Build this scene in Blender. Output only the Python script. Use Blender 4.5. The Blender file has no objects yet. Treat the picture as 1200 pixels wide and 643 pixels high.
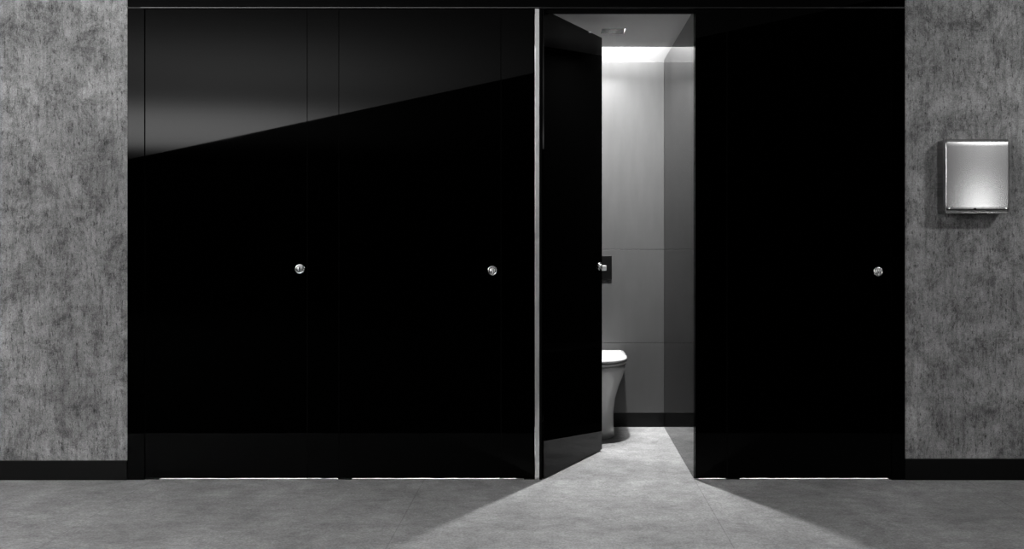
import bpy, bmesh, math
from mathutils import Vector, Matrix

S=264.0; D=4.6; EYE=1.06; VX,VY=652,282
def X(px): return (px-VX)/S
def Z(py): return EYE+(VY-py)/S
sc=bpy.context.scene
sc.view_settings.view_transform='Standard'
sc.view_settings.look='None'

# ---------------- materials ----------------
def mat(name,col=0.5,rough=0.5,metal=0.0,ior=1.5,spec=0.5):
    m=bpy.data.materials.new(name); m.use_nodes=True
    b=m.node_tree.nodes['Principled BSDF']
    b.inputs['Base Color'].default_value=(col,col,col,1)
    b.inputs['Roughness'].default_value=rough
    b.inputs['Metallic'].default_value=metal
    b.inputs['IOR'].default_value=ior
    b.inputs['Specular IOR Level'].default_value=spec
    return m
class NT:
    def __init__(s,m): s.t=m.node_tree; s.n=s.t.nodes; s.b=s.n['Principled BSDF']
    def link(s,a,b): s.t.links.new(a,b)
    def coord(s,scale=(1,1,1)):
        g=s.n.new('ShaderNodeTexCoord'); mp=s.n.new('ShaderNodeMapping')
        mp.inputs['Scale'].default_value=scale
        s.link(g.outputs['Object'],mp.inputs['Vector']); return mp.outputs['Vector']
    def noise(s,v,scale,detail=6,rough=0.6,dist=0):
        n=s.n.new('ShaderNodeTexNoise'); n.inputs['Scale'].default_value=scale
        n.inputs['Detail'].default_value=detail; n.inputs['Roughness'].default_value=rough
        n.inputs['Distortion'].default_value=dist
        s.link(v,n.inputs['Vector']); return n.outputs['Fac']
    def ramp(s,f,stops):
        r=s.n.new('ShaderNodeValToRGB'); e=r.color_ramp.elements
        while len(e)<len(stops): e.new(0.5)
        for i,(p,c) in enumerate(stops):
            e[i].position=p; e[i].color=(c,c,c,1)
        s.link(f,r.inputs['Fac']); return r.outputs['Color']
    def math(s,op,a,b=None,c=None):
        m=s.n.new('ShaderNodeMath'); m.operation=op
        for i,v in enumerate((a,b,c)):
            if v is None: continue
            if isinstance(v,(int,float)): m.inputs[i].default_value=v
            else: s.link(v,m.inputs[i])
        return m.outputs[0]
    def bump(s,h,st,dist=0.01):
        b=s.n.new('ShaderNodeBump'); b.inputs['Strength'].default_value=st
        b.inputs['Distance'].default_value=dist
        s.link(h,b.inputs['Height']); s.link(b.outputs['Normal'],s.b.inputs['Normal'])

def concrete_wall():
    m=mat('board_marked_concrete',rough=0.85,spec=0.2); t=NT(m)
    v=t.coord(); vs=t.coord((1,1,0.08)); vh=t.coord((1,1,0.8)); vf=t.coord((1,1,0.3))
    big=t.ramp(t.noise(v,2.2,8,0.7),[(0.34,0.60),(0.66,1.25)])
    mid=t.ramp(t.noise(vh,7,13,0.92,0.3),[(0.41,0.34),(0.50,0.90),(0.60,1.32)])
    streak=t.ramp(t.noise(vs,55,4,0.7),[(0.36,0.76),(0.5,1.0),(0.68,1.10)])
    pits=t.ramp(t.noise(vf,90,5,0.75),[(0.37,0.30),(0.45,1.0)])
    fine=t.ramp(t.noise(v,200,3,0.6),[(0.3,0.62),(0.7,1.28)])
    a=t.math('MULTIPLY',big,mid); a=t.math('MULTIPLY',a,streak)
    a=t.math('MULTIPLY',a,pits); a=t.math('MULTIPLY',a,fine)
    c=t.math('MULTIPLY',a,0.255)
    t.link(c,t.b.inputs['Base Color'])
    t.bump(a,0.25,0.004)
    return m
def floor_mat():
    m=mat('cement_floor_tile',rough=0.6,spec=0.25); t=NT(m)
    v=t.coord(); v2=t.coord((0.9,1.1,1))
    a=t.ramp(t.noise(v,2.0,8,0.65),[(0.3,0.7),(0.7,1.25)])
    b=t.ramp(t.noise(v2,9,13,0.95,0.3),[(0.38,0.52),(0.62,1.34)])
    f=t.ramp(t.noise(v,110,4,0.6),[(0.3,0.68),(0.7,1.26)])
    c=t.math('MULTIPLY',t.math('MULTIPLY',a,b),f)
    g=t.n.new('ShaderNodeSeparateXYZ'); t.link(t.coord(),g.inputs[0])
    def joint(o,off,size):
        k=t.math('MODULO',t.math('ADD',o,off+60*size),size)
        k=t.math('MINIMUM',k,t.math('SUBTRACT',size,k))
        return t.math('GREATER_THAN',k,0.0018)
    j=t.math('MULTIPLY',joint(g.outputs[0],0.587,1.2),joint(g.outputs[1],0.25,1.2))
    j=t.math('MULTIPLY_ADD',j,0.30,0.70)
    c=t.math('MULTIPLY',t.math('MULTIPLY',c,j),0.29)
    t.link(c,t.b.inputs['Base Color'])
    t.bump(c,0.2,0.004)
    return m
M_con=concrete_wall(); M_floor=floor_mat()
M_glass=mat('black_lacquered_glass',0.0001,0.015,ior=1.15)
def subtle(m,sc_,lo,hi):
    t=NT(m); r=t.ramp(t.noise(t.coord(),sc_,3,0.5),[(0.3,lo),(0.7,hi)]); t.link(r,t.b.inputs['Roughness'])
subtle(M_glass,3,0.010,0.02)
M_part=mat('partition_dark_glass',0.003,0.05,ior=1.12)
M_black=mat('black_anodised',0.003,0.35,ior=1.3); subtle(M_black,30,0.3,0.42)
M_seam=mat('seam_black',0.001,0.9,spec=0.05)
M_base=mat('black_skirting',0.002,0.45,ior=1.2)
M_alu=mat('satin_aluminium',0.7,0.35,metal=0.9); subtle(M_alu,60,0.3,0.42)
M_lip=mat('dark_aluminium',0.12,0.4,metal=0.9); subtle(M_lip,60,0.35,0.45)
M_chrome=mat('polished_chrome',0.85,0.18,metal=1.0)
M_cer=mat('white_ceramic',0.6,0.12)
M_ceil=mat('white_plaster_ceiling',0.75,0.9); subtle(M_ceil,9,0.85,0.95)
M_ceilblk=mat('black_ceiling',0.004,0.95,spec=0.05)
M_dark=mat('dark_room_wall',0.004,0.9,spec=0.05)
M_back=mat('grey_laminate_panel',0.30,0.32)
t=NT(M_back); t.link(t.ramp(t.noise(t.coord((1,1,0.2)),20,5,0.6),[(0.3,0.066),(0.7,0.076)]),t.b.inputs['Base Color'])
M_cubceil=mat('cubicle_ceiling_paint',0.65,0.8); subtle(M_cubceil,9,0.75,0.85)
M_cove=mat('cove_paint',0.065,0.8); subtle(M_cove,9,0.75,0.85)
M_sleeve=mat('downlight_sleeve',0.05,0.8,spec=0.1)
def steel():
    m=mat('brushed_stainless',0.7,0.34,metal=1.0); t=NT(m)
    n=t.noise(t.coord((140,1,1.0)),6,4,0.5)
    t.link(t.ramp(n,[(0.3,0.52),(0.7,0.57)]),t.b.inputs['Base Color'])
    t.link(t.ramp(n,[(0.3,0.26),(0.7,0.268)]),t.b.inputs['Roughness'])
    return m
M_steel=steel()

# ---------------- mesh helpers ----------------
def obj_from_bm(name,bm,m,parent=None,smooth=False):
    me=bpy.data.meshes.new(name); bm.normal_update(); bm.to_mesh(me); bm.free()
    o=bpy.data.objects.new(name,me); sc.collection.objects.link(o)
    if m: me.materials.append(m)
    if smooth:
        for p in me.polygons: p.use_smooth=True
    if parent: o.parent=parent
    return o
def add_box(bm,x0,x1,y0,y1,z0,z1):
    r=bmesh.ops.create_cube(bm,size=1)
    for v in r['verts']:
        v.co=Vector(((x0+x1)/2+v.co.x*(x1-x0),(y0+y1)/2+v.co.y*(y1-y0),(z0+z1)/2+v.co.z*(z1-z0)))
def box(name,x0,x1,y0,y1,z0,z1,m,bev=0.0,parent=None):
    bm=bmesh.new(); add_box(bm,x0,x1,y0,y1,z0,z1)
    if bev: bmesh.ops.bevel(bm,geom=bm.edges[:],offset=bev,segments=2,affect='EDGES',profile=0.5)
    return obj_from_bm(name,bm,m,parent)
def lathe(name,prof,m,origin,axis='-Y',n=40,parent=None,smooth=True):
    bm=bmesh.new(); rings=[]
    for r,h in prof:
        rings.append([bm.verts.new((r*math.cos(2*math.pi*i/n),r*math.sin(2*math.pi*i/n),h)) for i in range(n)])
    for a,b in zip(rings,rings[1:]):
        for i in range(n): bm.faces.new((a[i],a[(i+1)%n],b[(i+1)%n],b[i]))
    bm.faces.new(rings[-1]); bm.faces.new(rings[0][::-1])
    if axis=='-Y': bm.transform(Matrix.Rotation(math.pi/2,4,'X'))
    if axis=='Y': bm.transform(Matrix.Rotation(-math.pi/2,4,'X'))
    bm.transform(Matrix.Translation(origin))
    o=obj_from_bm(name,bm,m,parent,smooth)
    for p in o.data.polygons:
        if len(p.vertices)>4: p.use_smooth=False
    return o
def empty(name,loc=(0,0,0)):
    e=bpy.data.objects.new(name,None); sc.collection.objects.link(e); e.location=loc; return e
def knob(parent,x,z,y):
    lathe('lock_rose',[(0.021,0),(0.0215,0.003),(0.0205,0.006),(0.0165,0.0065),(0.0155,0.004)],M_chrome,(x,y,z),parent=parent)
    lathe('lock_dial',[(0.0125,0.003),(0.0125,0.009),(0.0115,0.011),(0.004,0.0118)],M_alu,(x,y,z),parent=parent)
    box('thumb_bar',x-0.0028,x+0.0028,y-0.015,y-0.008,z-0.0115,z+0.0115,M_chrome,0.001,parent=parent)

# ---------------- room shell ----------------
XL,XR,YB,H=-8.0,4.2,-13.5,2.4
CD=1.31
cxl,cxr=X(150),X(1060)
HB=Z(10)
box('floor',XL,XR,YB,CD+0.1,-0.1,0,M_floor)
M_reflmask=mat('reflection_mask_black',0.004,0.95,spec=0.02)  # matte black for the added sheet that darkens floor reflections
t=NT(M_reflmask); t.link(t.ramp(t.noise(t.coord(),200,2,0.6),[(0.3,0.003),(0.7,0.008)]),t.b.inputs['Base Color'])
box('floor_reflection_mask',XL,XR,YB,-1.12,0,0.006,M_reflmask)  # black sheet added out of view, keeps floor reflection off the doors
box('wall_left',XL,cxl,0,0.12,0,H,M_con)
box('wall_right',cxr,XR,0,0.12,0,H,M_con)
box('wall_rear',XL,XR,YB-0.1,YB,0,H,M_dark)
box('wall_far_left',XL-0.1,XL,YB,0.12,0,H,M_dark)
box('wall_far_right',XR,XR+0.1,YB,0.12,0,H,M_dark)
box('baseboard_left',XL,cxl,-0.012,0,0,Z(539),M_base,0.002)
box('baseboard_right',cxr,XR,-0.012,0,0,Z(537),M_base,0.002)
bm=bmesh.new()
def lx(y): return -0.17+(y+3.66)*6.9/8.84
P=[(XL,0.12),(lx(0.12),0.12),(lx(YB),YB),(XL,YB)]
Q=[(lx(0.12),0.12),(XR,0.12),(XR,YB),(lx(YB),YB)]
for k,poly in enumerate((P,Q)):
    lo=[bm.verts.new((a,b,H)) for a,b in poly]; hi=[bm.verts.new((a,b,H+0.1)) for a,b in poly]
    fs=[bm.faces.new(lo),bm.faces.new(hi)]
    for i in range(4): fs.append(bm.faces.new((lo[i],lo[(i+1)%4],hi[(i+1)%4],hi[i])))
    for f in fs: f.material_index=k
bmesh.ops.recalc_face_normals(bm,faces=bm.faces[:])
o=obj_from_bm('ceiling',bm,M_ceil); o.data.materials.append(M_ceilblk)

# ---------------- cubicle block ----------------
SLOT=0.16                       # light cove along the back wall
CZ=EYE+(VY-55)/1214.4*(D+CD-SLOT)
parts=[X(378),X(608),0.613]
bounds=[cxl]+parts+[cxr]
box('wall_cubicle_back',cxl,cxr,CD,CD+0.1,0,H,M_cove)
box('wall_cubicle_left',cxl-0.1,cxl,0.12,CD+0.1,0,H,M_dark)
box('wall_cubicle_right',cxr,cxr+0.1,0.12,CD+0.1,0,H,M_dark)
LX,LY,HW=0.29,0.72,0.06
bm=bmesh.new()
ye=CD-SLOT
add_box(bm,cxl,LX-HW,0.06,ye,CZ,CZ+0.006)
add_box(bm,LX+HW,cxr,0.06,ye,CZ,CZ+0.006)
add_box(bm,LX-HW,LX+HW,0.06,LY-HW,CZ,CZ+0.006)
add_box(bm,LX-HW,LX+HW,LY+HW+0.001,ye,CZ,CZ+0.006)
obj_from_bm('ceiling_cubicle',bm,M_cubceil)
box('ceiling_cubicle_cove_top',cxl,cxr,ye-0.1,CD,H-0.04,H,M_cove)
e=empty('recessed_downlight')
bm=bmesh.new(); th=0.001
for s in (-1,1):
    add_box(bm,LX+s*(HW+th)-th,LX+s*(HW+th)+th,LY-HW,LY+HW,CZ+0.006,CZ+0.05)
    add_box(bm,LX-HW,LX+HW,LY+s*(HW)-th,LY+s*(HW)+th,CZ+(0.0 if s>0 else 0.006),CZ+0.05)
add_box(bm,LX-HW,LX+HW,LY-HW,LY+HW,CZ+0.05,CZ+0.055)
obj_from_bm('recess_housing',bm,M_sleeve,e)
e=empty('cubicle_header')
box('fascia',cxl,cxr,-0.006,0.06,HB+0.008,H,M_glass,0.001,parent=e)
box('head_rail',cxl,cxr,-0.010,0.05,HB-0.002,HB+0.006,M_black,0.001,parent=e)
box('rail_lip',cxl+0.06,X(632),-0.0115,-0.010,HB+0.001,HB+0.003,M_lip,parent=e)
T=0.012
for i in range(4):
    e=empty('back_wall_panelling'); a=bounds[i]+T; b=bounds[i+1]-(T if i!=2 else 0)
    if i==2: b=bounds[3]
    zs=[0.08,0.48,1.01,Z(10)-0.01]
    for j in range(3):
        box('panel_%d'%(j+1),a,b,CD-0.012,CD,zs[j]+0.0012,zs[j+1]-0.0012,M_back,0.001,parent=e)
    box('joint_backing',a,b,CD-0.004,CD,0.08,Z(10)-0.014,M_seam,parent=e)
    box('plinth',a,b,CD-0.010,CD,0,0.08,M_black,0.001,parent=e)
for i,px in enumerate(parts):
    a=px-T; b=px+T
    if i==2: a,b=px,px+2*T
    box('cubicle_partition',a,b,0.0265,CD-0.012,0.0,HB,M_part,0.001)

G=0.0016; GAP=0.0065; TH=0.02
ftop=HB-0.002
def seal_geo(bm,px):
    add_box(bm,X(px)-0.008,X(px)+0.008,TH+0.0005,TH+0.006,GAP,ftop-0.004)
    add_box(bm,X(px)-G*0.95,X(px)+G*0.95,0.0010,TH+0.0005,GAP,ftop-0.004)
def fixed(px0,px1,s0=True,s1=True):
    e=empty('front_panel')
    box('glass_leaf',X(px0)+G,X(px1)-G,0,TH,GAP,ftop-0.002,M_glass,0,parent=e)
    bm=bmesh.new()
    if s0: seal_geo(bm,px0)
    if s1: seal_geo(bm,px1)
    obj_from_bm('seam_seal',bm,M_seam,e)
e=empty('door_frame')
box('jamb_left',cxl,X(170)-G,-0.006,0.05,0,ftop,M_glass,0,parent=e)
box('jamb_right',X(1044)+G,cxr,-0.006,0.05,0,ftop,M_glass,0,parent=e)
bm=bmesh.new()
for px in (170,1044): seal_geo(bm,px)
obj_from_bm('rebate_seal',bm,M_seam,e)
box('head_rebate_seal',cxl,cxr,TH+0.001,0.05,ftop-0.012,ftop,M_seam,parent=e)
fixed(360,397); fixed(587,627,True,False); fixed(814,852,False,True)
def door(n,px0,px1,kx,ky):
    e=empty('door_%d'%n)
    box('slab',X(px0)+G,X(px1)-G,0.0,TH,GAP,ftop-0.002,M_glass,0,parent=e)
    knob(e,X(kx),Z(ky),0.0)
    return e
door(1,170,360,351.5,315)
door(2,397,587,577,317)
door(4,852,1044,1029,318)
for px in (178,404,622,859,1050):
    e=empty('panel_foot')
    box('shoe',X(px-8),X(px+8) if px!=622 else X(626.9),0.002,TH+0.01,0,GAP,M_black,0.001,parent=e)
    lathe('stud',[(0.006,0),(0.006,GAP*0.9),(0.004,GAP)],M_alu,(X(px),0.034,0),axis='Z',parent=e,n=16)
e=empty('door_jamb_profile')
box('aluminium_strip',X(627),X(632),-0.006,0.03,0.0,ftop,M_alu,0.001,parent=e)
box('rubber_gasket',X(632),X(635),0.0,0.03,0.0,ftop,M_seam,parent=e)
W=0.70
e=empty('door_3',(X(637.5),0,0))
box('slab',0,W,0.0,TH,GAP,ftop-0.003,M_glass,0,parent=e)
knob(e,W-0.036,Z(316),0.0)
for z in (0.25,1.05,1.85):
    lathe('hinge',[(0.006,0),(0.006,0.09)],M_black,(0.0,TH+0.006,z),axis='Z',parent=e,n=16)
e.rotation_euler=(0,0,math.atan2(0.64,0.286))

# ---------------- toilet ----------------
TX=0.20; YW=CD-0.012
def dsect(z,hw,L,n=40,back=0.0,sq=2.4):
    pts=[]
    yf=YW-L; yc=yf+min(L*0.55,hw*1.35)
    pts.append((TX+hw,YW-back,z))
    for i in range(n+1):
        a=-math.pi*i/n
        c=math.cos(a); s=math.sin(a)
        x=hw*math.copysign(abs(c)**(2/sq),c); y=(yc-yf)*abs(s)**(2/sq)
        pts.append((TX+x,yc-y,z))
    pts.append((TX-hw,YW-back,z))
    return pts
def loft(name,secs,m,parent):
    bm=bmesh.new(); rings=[[bm.verts.new(p) for p in s] for s in secs]
    n=len(rings[0])
    for a,b in zip(rings,rings[1:]):
        for i in range(n): bm.faces.new((a[i],a[(i+1)%n],b[(i+1)%n],b[i]))
    bm.faces.new(rings[0]); bm.faces.new(rings[-1][::-1])
    bmesh.ops.recalc_face_normals(bm,faces=bm.faces[:])
    o=obj_from_bm(name,bm,m,parent,True)
    for p in o.data.polygons:
        if len(p.vertices)>4: p.use_smooth=False
    return o
e=empty('toilet')
prof=[(0,0.118,0.375),(0.004,0.121,0.38),(0.05,0.113,0.375),(0.13,0.112,0.375),(0.21,0.122,0.395),(0.28,0.142,0.435),(0.33,0.160,0.475),(0.37,0.172,0.505),(0.395,0.176,0.512),(0.402,0.172,0.508)]
loft('bowl',[dsect(z,hw,L) for z,hw,L in prof],M_cer,e)
loft('seat_ring',[dsect(z,hw,L,back=0.03) for z,hw,L in [(0.404,0.176,0.512),(0.407,0.181,0.517),(0.416,0.181,0.517),(0.419,0.178,0.514)]],M_cer,e)
loft('lid',[dsect(z,hw,L,back=0.03) for z,hw,L in [(0.421,0.178,0.515),(0.424,0.182,0.519),(0.434,0.182,0.519),(0.439,0.176,0.512),(0.441,0.165,0.50)]],M_cer,e)
for s in (-1,1):
    lathe('hinge_cap',[(0.012,0.402),(0.012,0.43),(0.009,0.436)],M_chrome,(TX+s*0.07,YW-0.016,0),axis='Z',parent=e,n=20)
e=empty('flush_plate')
box('plate',0.19-0.125,0.19+0.125,YW-0.012,YW,0.84,0.976,M_black,0.003,parent=e)
box('button_large',0.19-0.09,0.19+0.02,YW-0.016,YW-0.011,0.875,0.94,M_black,0.002,parent=e)
box('button_small',0.19+0.055,0.19+0.095,YW-0.016,YW-0.011,0.89,0.92,M_alu,0.002,parent=e)

# ---------------- hand dryer ----------------
e=empty('hand_dryer')
fy=-0.10; s2=1214.4/(4.5)
dx0=(1108-652)/s2; dx1=(1183-652)/s2; dz1=EYE+(282-163)/s2; dz0=EYE+(282-250)/s2
def shell(name,z0,z1,fy,m,bow=0.006,tilt=0.0,inset=0.0):
    bm=bmesh.new(); nz=20; rings=[]
    r=0.007
    for k in range(nz+1):
        u=k/nz; z=z0+(z1-z0)*u
        edge=min(u,1-u)*(z1-z0)
        ins=inset+(0.003*(1-min(edge/0.004,1)))
        yy=fy - bow*math.sin(math.pi*u)+ tilt*u
        pts=[(dx0+ins,-0.001)]
        for i in range(7):
            a=math.pi+ (math.pi/2)*i/6
            pts.append((dx0+ins+r+r*math.cos(a), yy+ins+r+r*math.sin(a)))
        for i in range(7):
            a=-math.pi/2+(math.pi/2)*i/6
            pts.append((dx1-ins-r+r*math.cos(a), yy+ins+r+r*math.sin(a)))
        pts.append((dx1-ins,-0.001))
        rings.append([bm.verts.new((x,y,z)) for x,y in pts])
    n=len(rings[0])
    for a,b in zip(rings,rings[1:]):
        for i in range(n): bm.faces.new((a[i],a[(i+1)%n],b[(i+1)%n],b[i]))
    bm.faces.new(rings[0]); bm.faces.new(rings[-1][::-1])
    bmesh.ops.recalc_face_normals(bm,faces=bm.faces[:])
    o=obj_from_bm(name,bm,m,e,True)
    for p in o.data.polygons:
        if len(p.vertices)>4: p.use_smooth=False
shell('cover',dz0+0.005,dz1,fy,M_steel,bow=0.002)
shell('bottom_trim',dz0,dz0+0.0045,fy,M_steel,bow=0)
box('nozzle',(dx0+dx1)/2-0.05,(dx0+dx1)/2+0.05,-0.085,-0.03,dz0-0.004,dz0+0.002,M_black,0.002,parent=e)
lathe('sensor',[(0.004,0),(0.004,0.002),(0.002,0.003)],M_seam,((dx0+dx1)/2-0.01,fy-0.002,dz0+0.020),parent=e,n=16)
for x in (dx0+0.016,dx1-0.016):
    lathe('cover_screw',[(0.003,0),(0.003,0.002),(0.002,0.003)],M_chrome,(x,fy-0.002,dz0+0.022),parent=e,n=12)

# ---------------- lights ----------------
def area(name,loc,tgt,size,power,sy=None,spread=180):
    l=bpy.data.lights.new(name,'AREA'); l.energy=power; l.size=size
    if sy: l.shape='RECTANGLE'; l.size_y=sy
    l.spread=math.radians(spread)
    o=bpy.data.objects.new(name,l); sc.collection.objects.link(o); o.location=loc
    d=Vector(tgt)-Vector(loc)
    if abs(d.x)<1e-6 and abs(d.y)<1e-6: o.rotation_euler=(math.pi if d.z>0 else 0,0,0)
    else: o.rotation_euler=d.to_track_quat('-Z','Y').to_euler()
    return o
area('downlight_beam',(LX,LY-0.03,CZ+0.016),(LX,LY-0.03,0),0.055,50,0.055,150)
for i,(a,b) in enumerate(zip(bounds,bounds[1:])):
    if i==2: continue
    area('cubicle_light',((a+b)/2,0.55,CZ-0.01),((a+b)/2,0.03,0),b-a-0.1,38,0.05,60)
i=2; a,b=bounds[2],bounds[3]
area('led_strip_light',((a+b)/2,CD-0.10,H-0.06),((a+b)/2,CD-0.10,0),b-a-0.06,60,0.04)
area('ceiling_fill_far',(-4.8,-8.0,1.12),(-4.8,-8.0,2.4),4.5,2100,4.5)  # added unseen light, brightens the ceiling area mirrored in the left doors
area('ceiling_fill_near',(-2.6,-3.4,1.12),(-2.6,-3.4,2.4),2.2,170,2.2)  # second added light without fixture, evens the ceiling nearer the doors
area('wallwash_left',(-3.1,-1.7,2.36),(-2.5,0,0.9),0.5,9,0.3)
area('wallwash_right',(2.7,-1.7,2.36),(2.1,0,0.9),0.3,28,0.3)
area('dryer_fill_light',(3.75,-4.6,1.0),(3.75,0,1.0),0.8,11,0.6)  # unseen fill added to put a highlight on the dryer's steel

w=bpy.data.worlds.new('World'); sc.world=w; w.use_nodes=True
w.node_tree.nodes['Background'].inputs[0].default_value=(0.0,0.0,0.0,1)

# ---------------- camera ----------------
cam=bpy.data.cameras.new('Camera'); co=bpy.data.objects.new('Camera',cam); sc.collection.objects.link(co)
co.location=(0,-D,EYE); co.rotation_euler=(math.pi/2,0,0)
cam.sensor_width=36; cam.lens=S*D/1200*36
cam.shift_x=-(VX-600)/1200; cam.shift_y=-(321.5-VY)/1200
sc.camera=co
